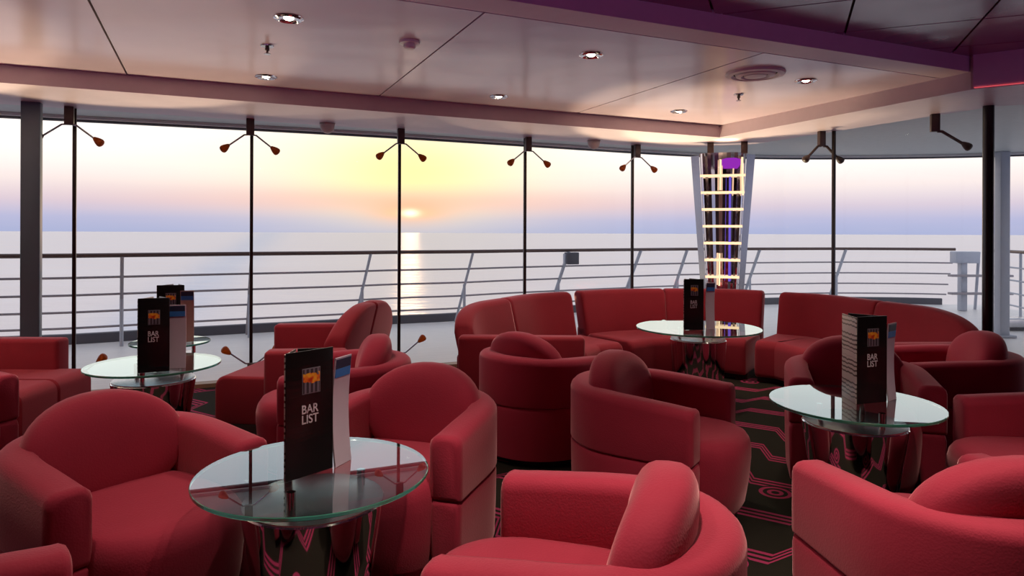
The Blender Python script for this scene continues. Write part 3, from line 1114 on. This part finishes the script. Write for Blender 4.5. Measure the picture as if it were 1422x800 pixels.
for v in bm.verts:
    v.co.x += 0.09; v.co.y -= 0.15 - 0.0; v.co.y = -0.10 + (v.co.y + 0.15) * 0.25
link_mesh('violet_reflection', bm, M['glow_violet'], lc)  # reflection of a violet downlight, built as a glowing disc
ld = bpy.data.lights.new('column_uplight', 'SPOT')
ld.spot_size = R(105)
ld.spot_blend = 0.9
ld.energy = 10
ld.color = (1.0, 0.70, 0.42)
ld.shadow_soft_size = 0.03
lo = bpy.data.objects.new('column_uplight', ld)
COL.objects.link(lo)
lo.parent = lc
lo.location = (0.05, -0.24, 2.24)
lo.rotation_euler = (R(180 - 12), 0, 0)


# ================================================================== CEILING FITTINGS
def make_downlight(label, x, y, z, power, group='recessed downlights'):
    root = empty('downlight', label, 'downlight', (x, y, z), 0, group)
    bm = bmesh.new()
    lathe(bm, [(0.026, -0.0015), (0.044, -0.003), (0.048, -0.007), (0.066, -0.012), (0.078, -0.006), (0.080, 0.002)], 32, cap=False)
    link_mesh('trim_ring', bm, M['chrome'], root)
    bm = bmesh.new(); lathe(bm, [(0.027, -0.003), (0.018, -0.010), (0.004, -0.012)], 24)
    link_mesh('bulb', bm, M['bulb'], root)
    ld = bpy.data.lights.new('downlight_beam', 'SPOT')
    ld.energy = power
    ld.color = (1.0, 0.80, 0.62)
    ld.spot_size = R(80)
    ld.spot_blend = 0.8
    ld.shadow_soft_size = 0.06
    lo = bpy.data.objects.new('downlight_beam', ld)
    COL.objects.link(lo)
    lo.parent = root
    lo.location = (0, 0, -0.03)
    return root


PW = 58
for x, y, lab in [(-1.20, 3.655, 'bright recessed downlight nearest the viewer in the lacquered ceiling'),
                  (-1.82, 5.04, 'recessed downlight near the soffit above the left window'),
                  (0.504, 4.386, 'recessed downlight right of the smoke detector'),
                  (-0.115, 5.74, 'recessed downlight next to the soffit above the sun'),
                  (1.56, 6.40, 'recessed downlight next to the soffit left of the light column'),
                  (2.19, 5.10, 'recessed downlight right of the round air vent'),
                  (-2.95, 3.05, 'added unseen downlight in the left part of the lacquered ceiling'),  # this one and the next are added out of view for more light
                  (-3.75, 4.10, 'added unseen downlight towards the far left of the lacquered ceiling')]:
    make_downlight(lab, x, y, 2.525, PW)
for x, y, q_, lab in [(-1.45, 2.05, 0.8, 'added unseen downlight in the plum coffer over the left chairs'), (-0.35, 2.30, 0.8, 'added unseen downlight in the plum coffer behind the near table'),
                  (0.30, 1.70, 2.4, 'added unseen downlight in the plum coffer over the centre front'), (1.70, 2.10, 2.2, 'added unseen downlight in the plum coffer over the right front'),
                  (-1.2, -0.4, 1.2, 'added unseen downlight in the plum coffer left behind the viewer'), (1.2, -0.4, 1.5, 'added unseen downlight in the plum coffer right behind the viewer')]:
    make_downlight(lab, x, y, 2.635, PW * q_)  # unseen coffer downlights added to light the chairs

sd_ = empty('smoke_detector', 'white round smoke detector on the lacquered ceiling', 'smoke detector', (-0.62, 4.10, 2.525))
bm = bmesh.new(); lathe(bm, [(0.062, 0.0), (0.062, -0.014), (0.040, -0.018)], 28)
link_mesh('mount_ring', bm, M['white'], sd_)
bm = bmesh.new(); lathe(bm, [(0.036, -0.016), (0.036, -0.036), (0.028, -0.044), (0.006, -0.046)], 24)
link_mesh('sensor_head', bm, M['white'], sd_)


def make_sprinkler(label, x, y):
    r = empty('sprinkler', label, 'sprinkler', (x, y, 2.525), 0, 'ceiling sprinklers')
    bm = bmesh.new(); lathe(bm, [(0.040, 0.0), (0.038, -0.007), (0.018, -0.010)], 24)
    link_mesh('escutcheon', bm, M['steel'], r)
    bm = bmesh.new(); lathe(bm, [(0.012, -0.008), (0.014, -0.03), (0.007, -0.034), (0.007, -0.05)], 14)
    link_mesh('nozzle', bm, M['bracket'], r)
    bm = bmesh.new(); lathe(bm, [(0.020, -0.050), (0.020, -0.054)], 14)
    link_mesh('deflector', bm, M['steel'], r)


make_sprinkler('dark sprinkler head between the two left downlights', -1.51, 4.20)
make_sprinkler('small sprinkler head in front of the light column', 1.86, 5.615)

av = empty('air_vent', 'round ceiling air vent beside the right downlight', 'air vent', (1.735, 4.88, 2.525))
bm = bmesh.new(); lathe(bm, [(0.205, 0.0), (0.200, -0.016), (0.165, -0.020), (0.150, -0.004)], 48, cap=False)
link_mesh('outer_cone', bm, M['beam'], av)
bm = bmesh.new(); lathe(bm, [(0.140, -0.002), (0.132, -0.020), (0.100, -0.026), (0.090, -0.008)], 40, cap=False)
link_mesh('middle_cone', bm, M['beam'], av)
bm = bmesh.new(); lathe(bm, [(0.080, -0.004), (0.074, -0.024), (0.012, -0.028)], 32)
link_mesh('centre_plate', bm, M['beam'], av)
bm = bmesh.new(); lathe(bm, [(0.150, -0.0008), (0.151, -0.002)], 40)
link_mesh('throat', bm, M['joint'], av)

for lab, (x, y) in (('pale dome speaker under the soffit left of the sun', (-1.74, 6.42)), ('pale dome speaker under the soffit right of the sun', (0.90, 7.55))):
    d_ = empty('dome_speaker', lab, 'dome', (x, y, 2.40), 0, 'pale domes under the soffit')
    bm = bmesh.new(); lathe(bm, [(0.072, 0.0), (0.072, -0.012)], 28)
    link_mesh('collar', bm, M['dome'], d_)
    bm = bmesh.new(); lathe(bm, [(0.066, -0.010)] + [(0.066 * math.cos(R(a)), -0.03 - 0.066 * math.sin(R(a))) for a in range(0, 86, 12)], 28)
    link_mesh('shell', bm, M['dome'], d_)


# ================================================================== SHIP'S RAILING
rail_pts = [(-8.6, 6.55), (-7.1, 7.0), (-5.61, 7.48), (-4.97, 7.71), (-3.66, 8.45), (-2.23, 9.15), (-1.57, 9.58), (-0.64, 9.98), (0.21, 10.55), (2.12, 11.60), (3.10, 12.08), (4.53, 12.48), (6.20, 12.88), (7.6, 12.85), (8.25, 12.7)]
rp = smooth_path(rail_pts, 110)
RL = empty('deck_railing', 'long curved ship railing with horizontal bars outside the windows', 'railing', (0, 0, 0))


def rail_curve(path, zz, lean):
    o_ = []
    for i, (x, y) in enumerate(path):
        x0, y0 = path[max(i - 1, 0)]; x1, y1 = path[min(i + 1, len(path) - 1)]
        d = Vector((x1 - x0, y1 - y0)).normalized()
        o_.append((x - d.y * lean, y + d.x * lean, zz))
    return o_


LEAN = 0.62
for z, r in ((1.10, 0.026), (0.84, 0.014), (0.63, 0.014), (0.42, 0.014), (0.22, 0.014)):
    bm = bmesh.new()
    tube(bm, rail_curve(rp, z, (1.10 - z) / 1.10 * LEAN), r, 8)
    link_mesh('handrail' if z > 1 else 'rail_bar', bm, M['rail_top'] if z > 1 else M['rail'], RL, angle=60)
bm = bmesh.new()
sweep(bm, rp, lambda s, L: rrect(LEAN + 0.10, LEAN + 0.18, -0.02, 0.12, 0.01, 1), 0)
link_mesh('kick_board', bm, M['grey_dark'], RL)
post_pts = [(-7.4, 6.91), (-5.95, 7.37), (-4.54, 7.95), (-3.29, 8.63), (-1.93, 9.34), (-0.57, 10.02), (0.91, 10.94), (2.20, 11.64), (3.10, 12.08), (4.53, 12.48), (6.30, 12.88)]
for x, y in post_pts:
    j = min(range(len(rp)), key=lambda i: (rp[i][0] - x) ** 2 + (rp[i][1] - y) ** 2)
    x0, y0 = rp[max(j - 1, 0)]; x1, y1 = rp[min(j + 1, len(rp) - 1)]
    d = Vector((x1 - x0, y1 - y0)).normalized(); nx, ny = -d.y, d.x
    mt = M['rail_white'] if x > -2.5 else M['rail']
    bm = bmesh.new(); tube(bm, [(x, y, 1.09), (x + nx * LEAN, y + ny * LEAN, 0.0)], 0.028 if x > 0.5 else 0.020, 8)
    p_ = link_mesh('slanted_stanchion', bm, mt, RL)
    bm = bmesh.new(); tube(bm, [(x + nx * 0.30, y + ny * 0.30, 0.0), (x + nx * 0.30, y + ny * 0.30, 0.60)], 0.022, 8)
    link_mesh('upright_brace', bm, M['rail_white'], RL)

bx = empty('rail_floodlight', 'grey floodlight box fixed to the deck railing', 'floodlight', (0.90, 10.86, 0.90), R(25))
bm = bmesh.new(); box(bm, -0.07, 0.14, -0.10, 0.02, -0.02, 0.17, 0.012)
link_mesh('housing', bm, M['grey_dark'], bx)
bm = bmesh.new(); box(bm, -0.10, -0.065, -0.06, 0.0, -0.02, 0.15, 0.004)
link_mesh('bracket', bm, M['rail_white'], bx)

# gate and ladder gear at the right-hand end of the railing
gt = empty('rail_gate', 'pale steel gate post with box and rungs at the right end of the railing', 'gate', (8.15, 12.35, 0))
bm = bmesh.new(); box(bm, -0.055, 0.055, -0.06, 0.06, 0, 0.92, 0.01)
link_mesh('gate_post', bm, M['rail_white'], gt)
bm = bmesh.new(); box(bm, -0.17, 0.26, -0.10, 0.10, 0.86, 1.07, 0.015)
link_mesh('locker_box', bm, M['rail_white'], gt)
bm = bmesh.new(); tube(bm, [(0.30, 0, 1.06), (0.40, 0.25, 0.0)], 0.025, 8)
link_mesh('brace', bm, M['rail_white'], gt)
for z in (0.30, 0.62):
    bm = bmesh.new(); box(bm, -0.30, 0.80, -0.18, -0.05, z, z + 0.04, 0.006)
    link_mesh('rung', bm, M['rail'], gt)

sr = empty('side_railing', 'short ship railing at the right edge beyond the outer post', 'railing', (0, 0, 0))
sp = smooth_path([(8.30, 11.75), (8.20, 11.2), (7.95, 10.3), (7.70, 9.3)], 24)
for z, r in ((1.10, 0.026), (0.84, 0.014), (0.63, 0.014), (0.42, 0.014), (0.22, 0.014)):
    bm = bmesh.new(); tube(bm, [(x, y, z) for x, y in sp], r, 8)
    link_mesh('handrail' if z > 1 else 'rail_bar', bm, M['rail_top'] if z > 1 else M['rail_white'], sr, angle=60)
for j in (8, 16, 23):
    bm = bmesh.new(); tube(bm, [(sp[j][0], sp[j][1], 0), (sp[j][0], sp[j][1], 1.09)], 0.02, 8)
    link_mesh('stanchion', bm, M['rail_white'], sr)
bn = empty('deck_bollard_bench', 'low grey deck box on the pale deck at the right edge', 'deck box', (7.25, 9.95, 0))
bn.name = 'deck_box'
bm = bmesh.new(); box(bm, -0.30, 0.45, -0.15, 0.15, 0.04, 0.17, 0.015)
link_mesh('box_body', bm, M['steel'], bn)
bm = bmesh.new(); box(bm, -0.27, 0.42, -0.12, 0.12, 0, 0.04)
link_mesh('foot', bm, M['grey_dark'], bn)

op = empty('overhang_post', 'pale blue steel post outside carrying the deck above, behind the black column', 'post', (6.62, 9.22, 0))
bm = bmesh.new(); box(bm, -0.065, 0.065, -0.065, 0.065, 0, 2.50, 0.012)
link_mesh('shaft', bm, M['rail_white'], op)
bm = bmesh.new(); box(bm, -0.12, 0.12, -0.12, 0.12, -0.003, 0.03, 0.006)
link_mesh('base_plate', bm, M['rail_white'], op)


# ================================================================== ADDED LED UPLIGHTERS BEHIND THE VIEWER
UP_W = 105  # unseen uplighters added to brighten and tint the ceiling
for x, y, lab in ((-2.9, -0.3, 'short black violet LED uplighter added unseen on the carpet, left behind the viewer'), (3.6, -0.2, 'short black violet LED uplighter added unseen on the carpet, right behind the viewer'),
                  (0.3, -1.4, 'short black violet LED uplighter added unseen on the carpet, straight behind the viewer')):
    r = empty('added_uplighter', lab, 'uplighter', (x, y, 0), 0, 'added violet uplighters')
    bm = bmesh.new(); lathe(bm, [(0.09, 0.0), (0.09, 0.02), (0.07, 0.03), (0.07, 0.20), (0.060, 0.20), (0.055, 0.17)], 24)
    link_mesh('housing', bm, M['black'], r)
    bm = bmesh.new(); lathe(bm, [(0.055, 0.172), (0.03, 0.178)], 20)
    link_mesh('lens', bm, M['glow_violet'], r)
    ld = bpy.data.lights.new('added_uplight_beam', 'SPOT')
    ld.energy = UP_W
    ld.color = (0.92, 0.36, 0.90)
    ld.spot_size = R(130)
    ld.spot_blend = 1.0
    ld.shadow_soft_size = 0.05
    lo = bpy.data.objects.new('added_uplight_beam', ld)
    COL.objects.link(lo)
    lo.parent = r
    lo.location = (0, 0, 0.215)
    lo.rotation_euler = (R(180 - 18), 0, 0)
